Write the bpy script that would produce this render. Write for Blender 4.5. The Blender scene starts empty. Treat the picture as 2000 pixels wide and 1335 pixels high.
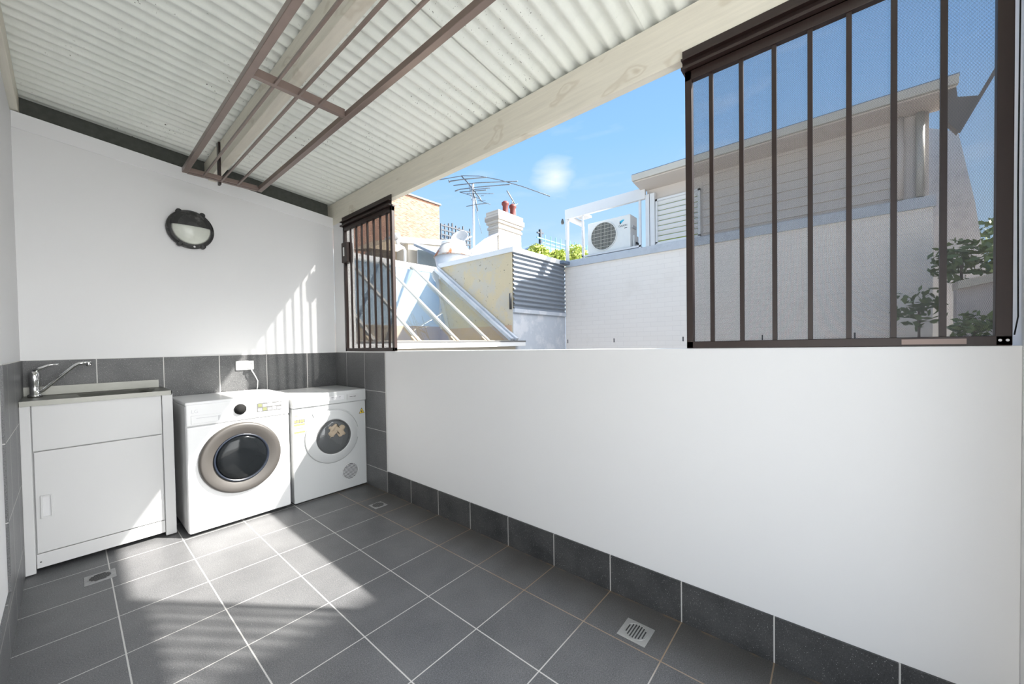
import bpy, bmesh, math, random
from mathutils import Vector, Matrix
random.seed(7)
S = bpy.context.scene
COL = S.collection
PI = math.pi

# ------------------------------------------------------------------ camera
F_PX, CX, CY = 740.64, 991.18, 685.81
TS = 0.325                                  # floor tile module
C = Vector((-1.69116, -3.64197, 1.19677))
a_, b_, c_ = -0.8595137, -0.0185731, 0.0163159
Rz = Matrix.Rotation(a_, 3, 'Z'); Rx = Matrix.Rotation(b_, 3, 'X')
Rr = Matrix.Rotation(c_, 3, 'Y')
R = Rz @ Rx @ Rr                            # columns: right, forward, up
cam_d = bpy.data.cameras.new('camera'); cam = bpy.data.objects.new('camera', cam_d)
COL.objects.link(cam); S.camera = cam
rt, fw, up = R.col[0], R.col[1], R.col[2]
M4 = Matrix((rt, up, -fw)).transposed().to_4x4(); M4.translation = C
cam.matrix_world = M4
cam_d.sensor_fit = 'HORIZONTAL'; cam_d.sensor_width = 36.0
cam_d.lens = F_PX / 2000 * 36
cam_d.shift_x = -(CX - 1000) / 2000
cam_d.shift_y = (CY - 667.5) / 2000
cam_d.clip_start = 0.02; cam_d.clip_end = 500

def at(u, v, ax, val):
    """world point seen at photo pixel (u, v) that lies on plane ax = val"""
    d = R @ Vector(((u - CX) / F_PX, 1, -(v - CY) / F_PX))
    i = 'xyz'.index(ax)
    return C + d * ((val - C[i]) / d[i])

# ------------------------------------------------------------------ light
SUN_TRAVEL = Vector((-0.66, 0.90, -1.0)).normalized()
sd = bpy.data.lights.new('sun', 'SUN'); sun = bpy.data.objects.new('sun', sd); COL.objects.link(sun)
sd.energy = 14.0; sd.angle = math.radians(0.9); sd.color = (1.0, 0.965, 0.90)
sun.rotation_euler = SUN_TRAVEL.to_track_quat('-Z', 'Y').to_euler()
sun.location = -SUN_TRAVEL * 20

S.view_settings.view_transform = 'Standard'; S.view_settings.look = 'None'
S.view_settings.gamma = 1.0; S.view_settings.use_curve_mapping = False
S.view_settings.exposure = 0.50

W = bpy.data.worlds.new('sky'); S.world = W; W.use_nodes = True
nt = W.node_tree; nt.nodes.clear()
def wn(t, **k):
    n = nt.nodes.new(t)
    for a, b in k.items(): setattr(n, a, b)
    return n
def wl(a, b): nt.links.new(a, b)
wo = wn('ShaderNodeOutputWorld'); bg = wn('ShaderNodeBackground'); tc = wn('ShaderNodeTexCoord')
sep = wn('ShaderNodeSeparateXYZ'); wl(tc.outputs['Generated'], sep.inputs[0])
ramp = wn('ShaderNodeValToRGB'); wl(sep.outputs['Z'], ramp.inputs[0])
cr = ramp.color_ramp; cr.elements[0].position = 0.0; cr.elements[0].color = (0.40, 0.58, 0.76, 1)
cr.elements[1].position = 1.0; cr.elements[1].color = (0.10, 0.24, 0.54, 1)
e = cr.elements.new(0.22); e.color = (0.39, 0.57, 0.76, 1)
e = cr.elements.new(0.45); e.color = (0.245, 0.47, 0.80, 1)
# bright white fill added to the unseen sky behind the camera, lights the room
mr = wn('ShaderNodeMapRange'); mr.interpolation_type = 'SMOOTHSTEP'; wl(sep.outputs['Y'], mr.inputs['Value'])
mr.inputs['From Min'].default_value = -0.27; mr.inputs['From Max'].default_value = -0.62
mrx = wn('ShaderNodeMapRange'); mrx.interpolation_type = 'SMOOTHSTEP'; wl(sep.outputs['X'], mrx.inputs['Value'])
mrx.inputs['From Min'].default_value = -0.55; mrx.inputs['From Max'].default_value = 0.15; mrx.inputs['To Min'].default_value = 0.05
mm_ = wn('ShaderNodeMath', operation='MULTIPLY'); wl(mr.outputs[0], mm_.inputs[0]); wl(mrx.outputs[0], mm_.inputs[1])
SKY_FILL = 6.0
ml = wn('ShaderNodeMath', operation='MULTIPLY'); wl(mm_.outputs[0], ml.inputs[0]); ml.inputs[1].default_value = SKY_FILL
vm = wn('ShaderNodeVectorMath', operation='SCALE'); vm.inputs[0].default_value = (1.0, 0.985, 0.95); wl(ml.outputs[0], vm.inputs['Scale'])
# thin cloud wisps, one small puff over the roofs
nz = wn('ShaderNodeTexNoise'); nz.inputs['Scale'].default_value = 5.0; nz.inputs['Detail'].default_value = 6
mp = wn('ShaderNodeMapping'); mp.inputs['Scale'].default_value = (1, 1, 4); wl(tc.outputs['Generated'], mp.inputs[0]); wl(mp.outputs[0], nz.inputs['Vector'])
dc = (at(1085, 345, 'x', 50) - C).normalized()
dot2 = wn('ShaderNodeVectorMath', operation='DISTANCE'); wl(tc.outputs['Generated'], dot2.inputs[0]); dot2.inputs[1].default_value = dc
nzd = wn('ShaderNodeMath', operation='MULTIPLY_ADD'); wl(nz.outputs[0], nzd.inputs[0]); nzd.inputs[1].default_value = 0.10; wl(dot2.outputs['Value'], nzd.inputs[2])
m2 = wn('ShaderNodeMapRange'); wl(nzd.outputs[0], m2.inputs['Value']); m2.inputs['From Min'].default_value = 0.105; m2.inputs['From Max'].default_value = 0.055
m2.inputs['To Max'].default_value = 0.6
m3 = wn('ShaderNodeMapRange'); wl(nz.outputs[0], m3.inputs['Value']); m3.inputs['From Min'].default_value = 0.56; m3.inputs['From Max'].default_value = 0.8; m3.inputs['To Max'].default_value = 0.16
mx = wn('ShaderNodeMath', operation='MAXIMUM'); wl(m2.outputs[0], mx.inputs[0]); wl(m3.outputs[0], mx.inputs[1])
mixc = wn('ShaderNodeMix', data_type='RGBA'); wl(mx.outputs[0], mixc.inputs[0]); wl(ramp.outputs[0], mixc.inputs[6]); mixc.inputs[7].default_value = (0.95, 0.93, 0.93, 1)
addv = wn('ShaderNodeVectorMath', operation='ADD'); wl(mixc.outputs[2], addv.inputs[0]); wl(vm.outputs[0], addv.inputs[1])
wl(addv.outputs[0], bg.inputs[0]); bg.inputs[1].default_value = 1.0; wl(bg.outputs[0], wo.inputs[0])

# ------------------------------------------------------------------ materials
class NT:
    def __init__(s, name):
        s.m = bpy.data.materials.new(name); s.m.use_nodes = True; s.t = s.m.node_tree
        s.b = s.t.nodes['Principled BSDF']; s.out = s.t.nodes['Material Output']
    def n(s, t, **k):
        x = s.t.nodes.new(t)
        for a, b in k.items(): setattr(x, a, b)
        return x
    def l(s, a, b): s.t.links.new(a, b)
    def math(s, op, a, b=None, c=None):
        x = s.n('ShaderNodeMath', operation=op)
        for i, v in enumerate((a, b, c)):
            if v is None: continue
            if isinstance(v, (int, float)): x.inputs[i].default_value = v
            else: s.l(v, x.inputs[i])
        return x.outputs[0]
    def pos(s):
        g = s.n('ShaderNodeNewGeometry'); q = s.n('ShaderNodeSeparateXYZ'); s.l(g.outputs['Position'], q.inputs[0])
        return g.outputs['Position'], q.outputs
    def noise(s, vec, scale, detail=3, rough=0.5, stretch=None):
        x = s.n('ShaderNodeTexNoise'); x.inputs['Scale'].default_value = scale; x.inputs['Detail'].default_value = detail
        x.inputs['Roughness'].default_value = rough
        if stretch:
            mpp = s.n('ShaderNodeMapping'); mpp.inputs['Scale'].default_value = stretch; s.l(vec, mpp.inputs[0]); vec = mpp.outputs[0]
        s.l(vec, x.inputs['Vector']); return x.outputs[0]
    def rng(s, v, a, b, c=0., d=1.):
        x = s.n('ShaderNodeMapRange'); s.l(v, x.inputs['Value'])
        for k, q in zip(('From Min', 'From Max', 'To Min', 'To Max'), (a, b, c, d)): x.inputs[k].default_value = q
        return x.outputs[0]
    def mix(s, f, a, b):
        x = s.n('ShaderNodeMix', data_type='RGBA')
        if isinstance(f, (int, float)): x.inputs[0].default_value = f
        else: s.l(f, x.inputs[0])
        for i, v in ((6, a), (7, b)):
            if isinstance(v, tuple): x.inputs[i].default_value = (*v, 1)
            else: s.l(v, x.inputs[i])
        return x.outputs[2]
    def col(s, v):
        if isinstance(v, tuple): s.b.inputs['Base Color'].default_value = (*v, 1)
        else: s.l(v, s.b.inputs['Base Color'])
    def bump(s, h, strength=0.3, dist=0.002):
        x = s.n('ShaderNodeBump'); x.inputs['Strength'].default_value = strength; x.inputs['Distance'].default_value = dist
        s.l(h, x.inputs['Height']); s.l(x.outputs[0], s.b.inputs['Normal'])
    def set(s, rough=0.5, metal=0., spec=None):
        s.b.inputs['Roughness'].default_value = rough; s.b.inputs['Metallic'].default_value = metal
        if spec is not None: s.b.inputs['Specular IOR Level'].default_value = spec
        return s

def plain(name, col, rough=0.5, metal=0., var=0.06, scale=9, bump=0., spec=None):
    k = NT(name); p, _ = k.pos(); n = k.noise(p, scale, 4)
    dk = tuple(max(0, c * (1 - var)) for c in col); lt = tuple(min(1, c * (1 + var)) for c in col)
    k.col(k.mix(n, dk, lt)); k.set(rough, metal, spec)
    if bump: k.bump(k.noise(p, scale * 14, 3), bump, 0.001)
    return k.m

def tiles(name, A, offA, B, offB, stain=False, base=(0.10, 0.101, 0.105)):
    k = NT(name); p, q = k.pos()
    def line(ax, off, w):
        f = k.math('FRACT', k.math('DIVIDE', k.math('SUBTRACT', q[ax], off - 10 * TS + TS / 2), TS))
        d = k.math('MULTIPLY', k.math('ABSOLUTE', k.math('SUBTRACT', f, 0.5)), TS)
        return k.math('LESS_THAN', d, w)
    g = line(A, offA, 0.0025)
    if B: g = k.math('MAXIMUM', g, line(B, offB, 0.0023))
    sp = k.noise(p, 230, 3, 0.8); sp2 = k.noise(p, 6, 3)
    b = k.mix(k.rng(sp, 0.36, 0.66), tuple(c * 0.50 for c in base), tuple(c * 1.6 for c in base))
    b = k.mix(k.rng(k.noise(p, 330, 1), 0.70, 0.76), b, (0.45, 0.45, 0.45))
    b = k.mix(k.rng(sp2, 0.3, 0.75, 0, 0.16), b, (0.30, 0.30, 0.30))
    gc = (0.52, 0.51, 0.49)
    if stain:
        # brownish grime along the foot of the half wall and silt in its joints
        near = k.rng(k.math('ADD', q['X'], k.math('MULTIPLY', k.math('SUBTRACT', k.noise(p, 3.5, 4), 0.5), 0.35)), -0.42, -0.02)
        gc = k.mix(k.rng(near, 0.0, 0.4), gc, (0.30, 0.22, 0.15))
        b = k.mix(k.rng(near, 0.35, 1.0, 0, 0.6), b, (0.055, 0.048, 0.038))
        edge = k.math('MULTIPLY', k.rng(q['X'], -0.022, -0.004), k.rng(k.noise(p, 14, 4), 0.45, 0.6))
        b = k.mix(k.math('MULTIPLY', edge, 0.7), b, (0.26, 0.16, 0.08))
    k.col(k.mix(g, b, gc)); k.set(0.42, 0, 0.5)
    h = k.math('SUBTRACT', k.math('MULTIPLY', sp, 0.15), g); k.bump(h, 0.35, 0.0012)
    return k.m

def brickmat(name, c1, c2, mortar, axis='X', w=0.23, h=0.076, mort=0.012, rough=0.85, bump=0.5, stain=None):
    k = NT(name); p, q = k.pos()
    cx = k.n('ShaderNodeCombineXYZ'); k.l(q[axis], cx.inputs[0]); k.l(q['Z'], cx.inputs[1])
    br = k.n('ShaderNodeTexBrick'); k.l(cx.outputs[0], br.inputs['Vector']); br.inputs['Scale'].default_value = 1.0
    br.inputs['Brick Width'].default_value = w; br.inputs['Row Height'].default_value = h; br.inputs['Mortar Size'].default_value = mort / 2
    br.inputs['Color1'].default_value = (*c1, 1); br.inputs['Color2'].default_value = (*c2, 1); br.inputs['Mortar'].default_value = (*mortar, 1)
    c = br.outputs[0]
    if stain: c = k.mix(k.math('MULTIPLY', k.rng(k.noise(p, 2.2, 5, 0.65), 0.56, 0.72), 0.5), c, stain)
    k.col(c); k.set(rough)
    k.bump(k.math('SUBTRACT', k.math('MULTIPLY', k.noise(p, 40, 3), 0.4), br.outputs['Fac']), bump, 0.006)
    return k.m

def wood(name, col, dark):
    k = NT(name); p, q = k.pos()
    n = k.noise(p, 7, 5, 0.6, (6, 0.5, 8)); kn = k.noise(p, 4.5, 2, 0.4, (1, 1, 2))
    rings = k.math('SINE', k.math('MULTIPLY', kn, 70))
    c = k.mix(k.rng(n, 0.3, 0.75), col, tuple(x * 0.86 for x in col))
    c = k.mix(k.math('MULTIPLY', k.math('MULTIPLY', k.rng(kn, 0.62, 0.68), k.rng(rings, -1, 1)), 0.6), c, dark)
    k.col(c); k.set(0.6); k.bump(n, 0.3, 0.002); return k.m

def glassy(name, tint, alpha, rough=0.03):
    k = NT(name); tr = k.n('ShaderNodeBsdfTransparent'); tr.inputs[0].default_value = (*tint, 1)
    gl = k.n('ShaderNodeBsdfGlossy'); gl.inputs['Roughness'].default_value = rough
    fr = k.n('ShaderNodeLayerWeight'); fr.inputs[0].default_value = 0.5
    f = k.math('ADD', k.math('MULTIPLY', k.math('POWER', fr.outputs['Facing'], 4.0), 0.8), alpha)
    ms = k.n('ShaderNodeMixShader'); k.l(f, ms.inputs[0]); k.l(tr.outputs[0], ms.inputs[1]); k.l(gl.outputs[0], ms.inputs[2])
    k.l(ms.outputs[0], k.out.inputs[0]); return k.m

def stained(name, base, spots, scale=3, lo=0.5, hi=0.62, rough=0.8, spots2=None, bump=0.2):
    k = NT(name); p, q = k.pos()
    c = k.mix(k.noise(p, scale * 3, 5), tuple(x * .9 for x in base), base)
    c = k.mix(k.rng(k.noise(p, scale, 7, 0.7), lo, hi), c, spots)
    if spots2: c = k.mix(k.rng(k.noise(p, scale * 6, 6, 0.7), 0.62, 0.66), c, spots2)
    k.col(c); k.set(rough); k.bump(k.noise(p, scale * 20, 4), bump, 0.004); return k.m

M = {}
M['plaster'] = plain('white wall paint', (0.745, 0.745, 0.75), 0.55, 0, 0.015, 2, 0.12)
M['plaster_trim'] = plain('white trim paint', (0.78, 0.78, 0.79), 0.5, 0, 0.01, 2)
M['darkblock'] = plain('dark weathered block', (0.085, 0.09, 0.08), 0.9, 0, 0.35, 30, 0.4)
M['floor'] = tiles('grey speckled floor tile', 'X', -0.269, 'Y', -0.2232, True)
M['tile_x'] = tiles('grey speckled wall tile back', 'X', -0.269, 'Z', 0.172, base=(0.058, 0.059, 0.061))
M['tile_y'] = tiles('grey speckled wall tile side', 'Y', -0.2232, 'Z', 0.172)
M['skirt'] = tiles('black speckled skirting tile', 'Y', -0.2232, None, 0, base=(0.030, 0.031, 0.033))
M['wood'] = wood('painted cream timber', (0.76, 0.72, 0.62), (0.48, 0.41, 0.31))
M['steel_brown'] = plain('dark brown powder coat', (0.022, 0.011, 0.009), 0.42, 0.0, 0.1, 20)
M['rack'] = plain('brown metal tube', (0.22, 0.165, 0.145), 0.34, 0.35, 0.1, 20)
M['enamel'] = plain('white enamel', (0.80, 0.80, 0.80), 0.22, 0, 0.01, 3)
M['cabinet'] = plain('white laminate', (0.57, 0.57, 0.57), 0.35, 0, 0.01, 3)
M['dryer'] = plain('off white enamel', (0.55, 0.56, 0.56), 0.25, 0, 0.01, 3)
M['black'] = plain('black plastic', (0.012, 0.012, 0.012), 0.85, 0, 0.05, 9, 0, 0.2)
M['dark'] = plain('dark rubber', (0.035, 0.035, 0.035), 0.7)
M['gap'] = plain('dark seam', (0.10, 0.10, 0.10), 0.8)
M['chrome'] = plain('chrome', (0.82, 0.82, 0.82), 0.08, 1.0, 0.02)
M['steel'] = plain('brushed stainless steel', (0.20, 0.20, 0.183), 0.42, 1.0, 0.06, 60)
M['silver'] = plain('bronze grey metallic ring', (0.058, 0.053, 0.049), 0.5, 0.15, 0.04)
M['bowl'] = plain('black door glass', (0.006, 0.007, 0.008), 0.08, 0, 0.02, 9, 0, 0.25)
M['ring_blue'] = plain('dark blue inner ring', (0.012, 0.016, 0.026), 0.3, 0.0)  # plain dark blue ring inside the washer door
M['drum'] = plain('grey steel drum', (0.20, 0.20, 0.20), 0.35, 0.6)
M['door_glass'] = glassy('clear door glass', (0.85, 0.87, 0.88), 0.05)
M['grey_plastic'] = plain('grey plastic', (0.50, 0.50, 0.50), 0.5)
M['ltgrey'] = plain('light grey print', (0.62, 0.62, 0.63), 0.5)
M['green_lcd'] = plain('olive display sticker', (0.16, 0.17, 0.08), 0.4)
M['dkgrey'] = plain('dark grey print', (0.12, 0.12, 0.12), 0.4)
M['yellow'] = plain('yellow sticker', (0.85, 0.62, 0.05), 0.5)
M['paleyellow'] = plain('pale yellow sticker', (0.55, 0.44, 0.10), 0.5)
M['pinkred'] = plain('faded red print', (0.55, 0.22, 0.18), 0.5)
M['cloth'] = plain('beige cloth', (0.62, 0.48, 0.34), 0.9, 0, 0.2, 40)
M['cord'] = plain('white plastic', (0.80, 0.80, 0.79), 0.35)
M['lamp_black'] = stained('dusty black plastic', (0.03, 0.03, 0.03), (0.16, 0.16, 0.15), 16, 0.55, 0.75, 0.5)
M['lamp_glass'] = plain('frosted lamp glass', (0.62, 0.64, 0.58), 0.25, 0, 0.10, 12)

k = NT('galvanised corrugated iron'); p, q = k.pos()
base = k.mix(k.noise(p, 1.6, 3), (0.80, 0.84, 0.78), (0.89, 0.90, 0.86))
base = k.mix(k.rng(k.noise(p, 5, 5, 0.6, (3, 1, 1)), 0.5, 0.8, 0, 0.35), base, (0.64, 0.68, 0.62))
sp = k.math('MULTIPLY', k.rng(k.noise(p, 90, 2), 0.68, 0.72), k.rng(k.noise(p, 2.6, 3), 0.52, 0.60))
k.col(k.mix(sp, base, (0.12, 0.12, 0.10))); k.set(0.40, 0.0); M['iron'] = k.m

for nm_, wd_ in (('screen', 0.155), ('screen_dense', 0.31)):
  k = NT('insect ' + nm_); p, q = k.pos(); P_ = 0.0036
  ua = k.math('DIVIDE', k.math('ADD', q['Y'], q['Z']), P_); ub = k.math('DIVIDE', k.math('SUBTRACT', q['Y'], q['Z']), P_)
  def th(v): return k.math('LESS_THAN', k.math('ABSOLUTE', k.math('SUBTRACT', k.math('FRACT', v), 0.5)), wd_)
  f = k.math('MAXIMUM', th(ua), th(ub)); tr = k.n('ShaderNodeBsdfTransparent'); ms = k.n('ShaderNodeMixShader')
  k.col((0.05, 0.05, 0.055)); k.set(0.5); k.l(f, ms.inputs[0]); k.l(tr.outputs[0], ms.inputs[1]); k.l(k.b.outputs[0], ms.inputs[2]); k.l(ms.outputs[0], k.out.inputs[0])
  M[nm_] = k.m

M['white_brick'] = brickmat('white painted brick', (0.86, 0.785, 0.71), (0.875, 0.80, 0.725), (0.79, 0.715, 0.645), 'Y', mort=0.006, bump=0.2, stain=(0.79, 0.71, 0.63))
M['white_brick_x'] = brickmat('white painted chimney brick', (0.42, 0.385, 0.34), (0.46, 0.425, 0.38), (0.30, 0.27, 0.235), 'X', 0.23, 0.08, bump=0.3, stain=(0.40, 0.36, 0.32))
M['red_brick'] = brickmat('old red brick', (0.15, 0.055, 0.034), (0.31, 0.16, 0.10), (0.25, 0.175, 0.13), 'X', 0.16, 0.056, 0.012, bump=0.3)
M['clad'] = plain('cream weatherboard paint', (0.56, 0.505, 0.46), 0.6, 0, 0.03, 2)
M['cream'] = plain('cream render', (0.44, 0.40, 0.335), 0.8, 0, 0.03, 2, 0.1)
M['white_ext'] = plain('white exterior paint', (0.66, 0.66, 0.66), 0.5, 0, 0.03, 3)
M['flash'] = stained('zinc flashing', (0.55, 0.57, 0.60), (0.42, 0.44, 0.47), 4, 0.5, 0.7, 0.5)
M['yellow_wall'] = stained('peeling ochre render', (0.58, 0.48, 0.32), (0.50, 0.45, 0.37), 2.2, 0.46, 0.56, 0.9, (0.22, 0.19, 0.14))
M['blue_wall'] = stained('pale blue grey painted brick', (0.46, 0.49, 0.54), (0.55, 0.56, 0.59), 3, 0.5, 0.6, 0.8)
M['corr_ext'] = stained('blue grey corrugated steel', (0.20, 0.225, 0.26), (0.165, 0.19, 0.225), 3, 0.5, 0.7, 0.45, bump=0.05)
M['dark_metal'] = plain('dark slate metal roof', (0.14, 0.18, 0.24), 0.5, 0.2)
M['slope_glass'] = glassy('skylight glass', (0.90, 0.95, 0.97), 0.07, 0.015)
M['win_glass'] = plain('blue grey window glass', (0.35, 0.42, 0.46), 0.08, 0.1)
M['gutter'] = plain('pale gutter metal', (0.45, 0.43, 0.39), 0.4, 0.1)
M['blind'] = stained('white painted inner wall', (0.62, 0.64, 0.68), (0.52, 0.54, 0.58), 1.2, 0.4, 0.7)
M['terrace'] = plain('pale bounce concrete', (0.62, 0.61, 0.59), 0.9, 0, 0.06, 1)  # colour of the added terrace that bounces sun indoors
M['innerbrick'] = plain('peach render inside', (0.50, 0.33, 0.21), 0.9, 0, 0.1, 4)
M['rust'] = stained('rusted vent metal', (0.40, 0.38, 0.35), (0.28, 0.09, 0.03), 4.5, 0.53, 0.60, 0.6)
M['pot'] = plain('terracotta red pot', (0.12, 0.02, 0.016), 0.6)
M['aerial'] = plain('weathered aluminium', (0.16, 0.18, 0.20), 0.45, 0.5)
M['mast'] = plain('galvanised mast', (0.55, 0.56, 0.58), 0.4, 0.5)
M['dish'] = plain('pale dish paint', (0.40, 0.40, 0.40), 0.5)
M['ac'] = plain('ivory casing', (0.76, 0.75, 0.71), 0.4)
M['grille_dark'] = plain('dark fan well', (0.10, 0.10, 0.09), 0.6)
M['grille_wire'] = plain('grey beige wire', (0.42, 0.40, 0.34), 0.5)
M['logo_blue'] = plain('cyan blue logo', (0.06, 0.45, 0.62), 0.4)
M['leaf'] = plain('leaf green', (0.11, 0.15, 0.05), 0.6, 0, 0.4, 6)
M['leaf_y'] = plain('sunlit yellow green leaf', (0.34, 0.40, 0.08), 0.6, 0, 0.4, 6)
M['bark'] = plain('bark', (0.16, 0.12, 0.09), 0.9, 0, 0.3, 10)
M['tan'] = plain('tan timber lining', (0.36, 0.28, 0.19), 0.8, 0, 0.1, 6)
M['barge'] = plain('grey brown fascia paint', (0.15, 0.13, 0.12), 0.7)
M['scaff'] = plain('scaffold tube', (0.02, 0.025, 0.035), 0.6)
M['teal'] = plain('teal netting', (0.10, 0.34, 0.36), 0.8)
M['towerwall'] = plain('pale blue grey concrete', (0.17, 0.25, 0.36), 0.8)
M['ground'] = plain('pale concrete ground', (0.42, 0.41, 0.39), 0.9, 0, 0.1, 1)
M['paver'] = plain('weathered boards', (0.40, 0.36, 0.34), 0.85, 0, 0.2, 5)

# ------------------------------------------------------------------ builders
class MB:
    def __init__(s): s.v = []; s.f = []; s.sm = []
    def add(s, vs, fs, smooth=False):
        o = len(s.v); s.v += [tuple(v) for v in vs]; s.f += [tuple(i + o for i in f) for f in fs]; s.sm += [smooth] * len(fs); return s
    def box(s, x0, x1, y0, y1, z0, z1):
        x0, x1 = sorted((x0, x1)); y0, y1 = sorted((y0, y1)); z0, z1 = sorted((z0, z1))
        return s.add([(x0,y0,z0),(x1,y0,z0),(x1,y1,z0),(x0,y1,z0),(x0,y0,z1),(x1,y0,z1),(x1,y1,z1),(x0,y1,z1)],
                     [(0,3,2,1),(4,5,6,7),(0,1,5,4),(1,2,6,5),(2,3,7,6),(3,0,4,7)])
    def prism(s, pts, d):
        """polygon pts (3-D, planar) pushed along vector d"""
        n = len(pts); d = Vector(d); A = [Vector(q) for q in pts]; B = [q + d for q in A]
        nrm = Vector((0, 0, 0))
        for i in range(n): nrm += A[i].cross(A[(i + 1) % n])
        if nrm.dot(d) > 0: A, B = A[::-1], B[::-1]
        return s.add(A + B, [tuple(range(n)), tuple(range(2 * n - 1, n - 1, -1))] + [(i, i + n, (i + 1) % n + n, (i + 1) % n) for i in range(n)])
    def bar(s, a, b, w, h=None, upv=(0, 0, 1)):
        """rectangular bar from a to b, w across, h along up"""
        h = h or w; a, b = Vector(a), Vector(b); t = (b - a).normalized(); u = Vector(upv)
        if abs(t.dot(u)) > 0.95: u = Vector((0, 1, 0))
        sd_ = t.cross(u).normalized() * w / 2; u = sd_.cross(t).normalized() * h / 2
        return s.prism([a + sd_ + u, a - sd_ + u, a - sd_ - u, a + sd_ - u], b - a)
    def tube(s, pts, r, n=10, r2=None, caps=True):
        pts = [Vector(q) for q in pts]; L = len(pts); rings = []
        up_ = Vector((0, 0, 1)); t0 = (pts[1] - pts[0]).normalized()
        if abs(t0.dot(up_)) > 0.95: up_ = Vector((0, 1, 0))
        for i, q in enumerate(pts):
            t = (pts[min(i + 1, L - 1)] - pts[max(i - 1, 0)]).normalized()
            x = t.cross(up_).normalized(); y = x.cross(t).normalized(); up_ = y
            rr = r if r2 is None else r + (r2 - r) * i / (L - 1)
            rings.append([q + x * rr * math.cos(2*PI*j/n) + y * rr * math.sin(2*PI*j/n) for j in range(n)])
        fs = [(i*n+j, i*n+(j+1)%n, (i+1)*n+(j+1)%n, (i+1)*n+j) for i in range(L-1) for j in range(n)]
        s.add([v for rg in rings for v in rg], fs, True)
        if caps: o = len(s.v) - L * n; s.f += [tuple(o + j for j in range(n))[::-1], tuple(o + (L-1)*n + j for j in range(n))]; s.sm += [False, False]
        return s
    def lathe(s, c, ax, prof, n=40, smooth=True, cap=True):
        """prof: (radius, height along ax) list"""
        ax = Vector(ax).normalized(); u = Vector((0, 0, 1)) if abs(ax.z) < 0.9 else Vector((1, 0, 0))
        x = ax.cross(u).normalized(); y = ax.cross(x).normalized(); c = Vector(c); L = len(prof)
        vs = [c + ax * h + (x * math.cos(2*PI*j/n) + y * math.sin(2*PI*j/n)) * r for r, h in prof for j in range(n)]
        fs = [(i*n+j, i*n+(j+1)%n, (i+1)*n+(j+1)%n, (i+1)*n+j) for i in range(L-1) for j in range(n)]
        s.add(vs, fs, smooth); o = len(s.v) - L * n
        if cap: s.f += [tuple(o + j for j in range(n)), tuple(o + (L-1)*n + j for j in range(n))]; s.sm += [False, False]
        return s
    def build(s, name, mat, parent=None, bevel=0, seg=2):
        me = bpy.data.meshes.new(name); me.from_pydata(s.v, [], s.f); me.update()
        bm = bmesh.new(); bm.from_mesh(me); bmesh.ops.recalc_face_normals(bm, faces=bm.faces); bm.to_mesh(me); bm.free()
        for p_, q_ in zip(me.polygons, s.sm): p_.use_smooth = q_
        o = bpy.data.objects.new(name, me); COL.objects.link(o)
        if isinstance(mat, str): mat = M[mat]
        me.materials.append(mat)
        if bevel:
            b = o.modifiers.new('bevel', 'BEVEL'); b.width = bevel; b.segments = seg; b.limit_method = 'ANGLE'; b.angle_limit = math.radians(40)
        if parent is not None: attach(o, parent)
        return o

def attach(o, parent):
    o.parent = parent
    if parent.type == 'EMPTY': o.matrix_parent_inverse = Matrix.Translation(-Vector(parent.location))
def tag(o, label=None, cat=None, group=None, kind=None):
    if label: o['label'] = label
    if cat: o['category'] = cat
    if group: o['group'] = group
    if kind: o['kind'] = kind
    return o
def thing(name, loc, label, cat, group=None):
    o = bpy.data.objects.new(name, None); COL.objects.link(o); o.location = loc; o.empty_display_size = 0.1
    return tag(o, label, cat, group)
def struct(mb, name, mat, label=None, cat=None, bevel=0):
    o = mb.build(name, mat, None, bevel); tag(o, label, cat, None, 'structure'); return o
def text(body, size, loc, rx, rz, mat, parent, name, ext=0.0006, align='CENTER'):
    cu = bpy.data.curves.new(name, 'FONT'); cu.body = body; cu.size = size; cu.extrude = ext; cu.align_x = align; cu.align_y = 'CENTER'
    t_ = bpy.data.objects.new(name + '_src', cu); COL.objects.link(t_); bpy.context.view_layer.update()
    me = bpy.data.meshes.new_from_object(t_); bpy.data.objects.remove(t_)
    me.transform(Matrix.Translation(loc) @ Matrix.Rotation(rz, 4, 'Z') @ Matrix.Rotation(rx, 4, 'X'))
    me.materials.clear(); me.materials.append(M[mat]); o = bpy.data.objects.new(name, me); COL.objects.link(o); attach(o, parent); return o

XL, YN = -1.874, -4.03
def roofz(x): return 2.575 - 0.085 * x
def walltop(x): return 2.432 - 0.0955 * x

# ------------------------------------------------------------------ room shell
struct(MB().box(XL - .1, 0.12, -4.3, 0.1, -0.12, 0), 'floor', 'floor', 'grey speckled tiled floor of the laundry balcony with pale grout', 'floor')
struct(MB().prism([(XL - .1, 0, 0), (0.0, 0, 0), (0.0, 0, walltop(0)), (XL - .1, 0, walltop(XL - .1))], (0, 0.10, 0)), 'wall_back', 'plaster',
       'white painted end wall carrying the round bulkhead lamp', 'wall')
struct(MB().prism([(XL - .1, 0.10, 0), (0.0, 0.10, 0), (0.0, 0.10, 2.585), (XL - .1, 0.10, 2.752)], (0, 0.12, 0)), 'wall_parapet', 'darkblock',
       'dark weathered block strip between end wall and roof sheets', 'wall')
struct(MB().prism([(XL, -0.006, walltop(XL) - .097), (0, -0.006, walltop(0) - .097), (0, -0.006, walltop(0)), (XL, -0.006, walltop(XL))], (0, 0.03, 0)), 'trim_1', 'plaster_trim',
       'white sloping cover strip along the top of the end wall', 'trim', 0.002)
struct(MB().box(XL - .1, XL, -4.03, 0, 0, 2.6), 'wall_left', 'plaster', 'white painted side wall at the far left', 'wall')
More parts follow.
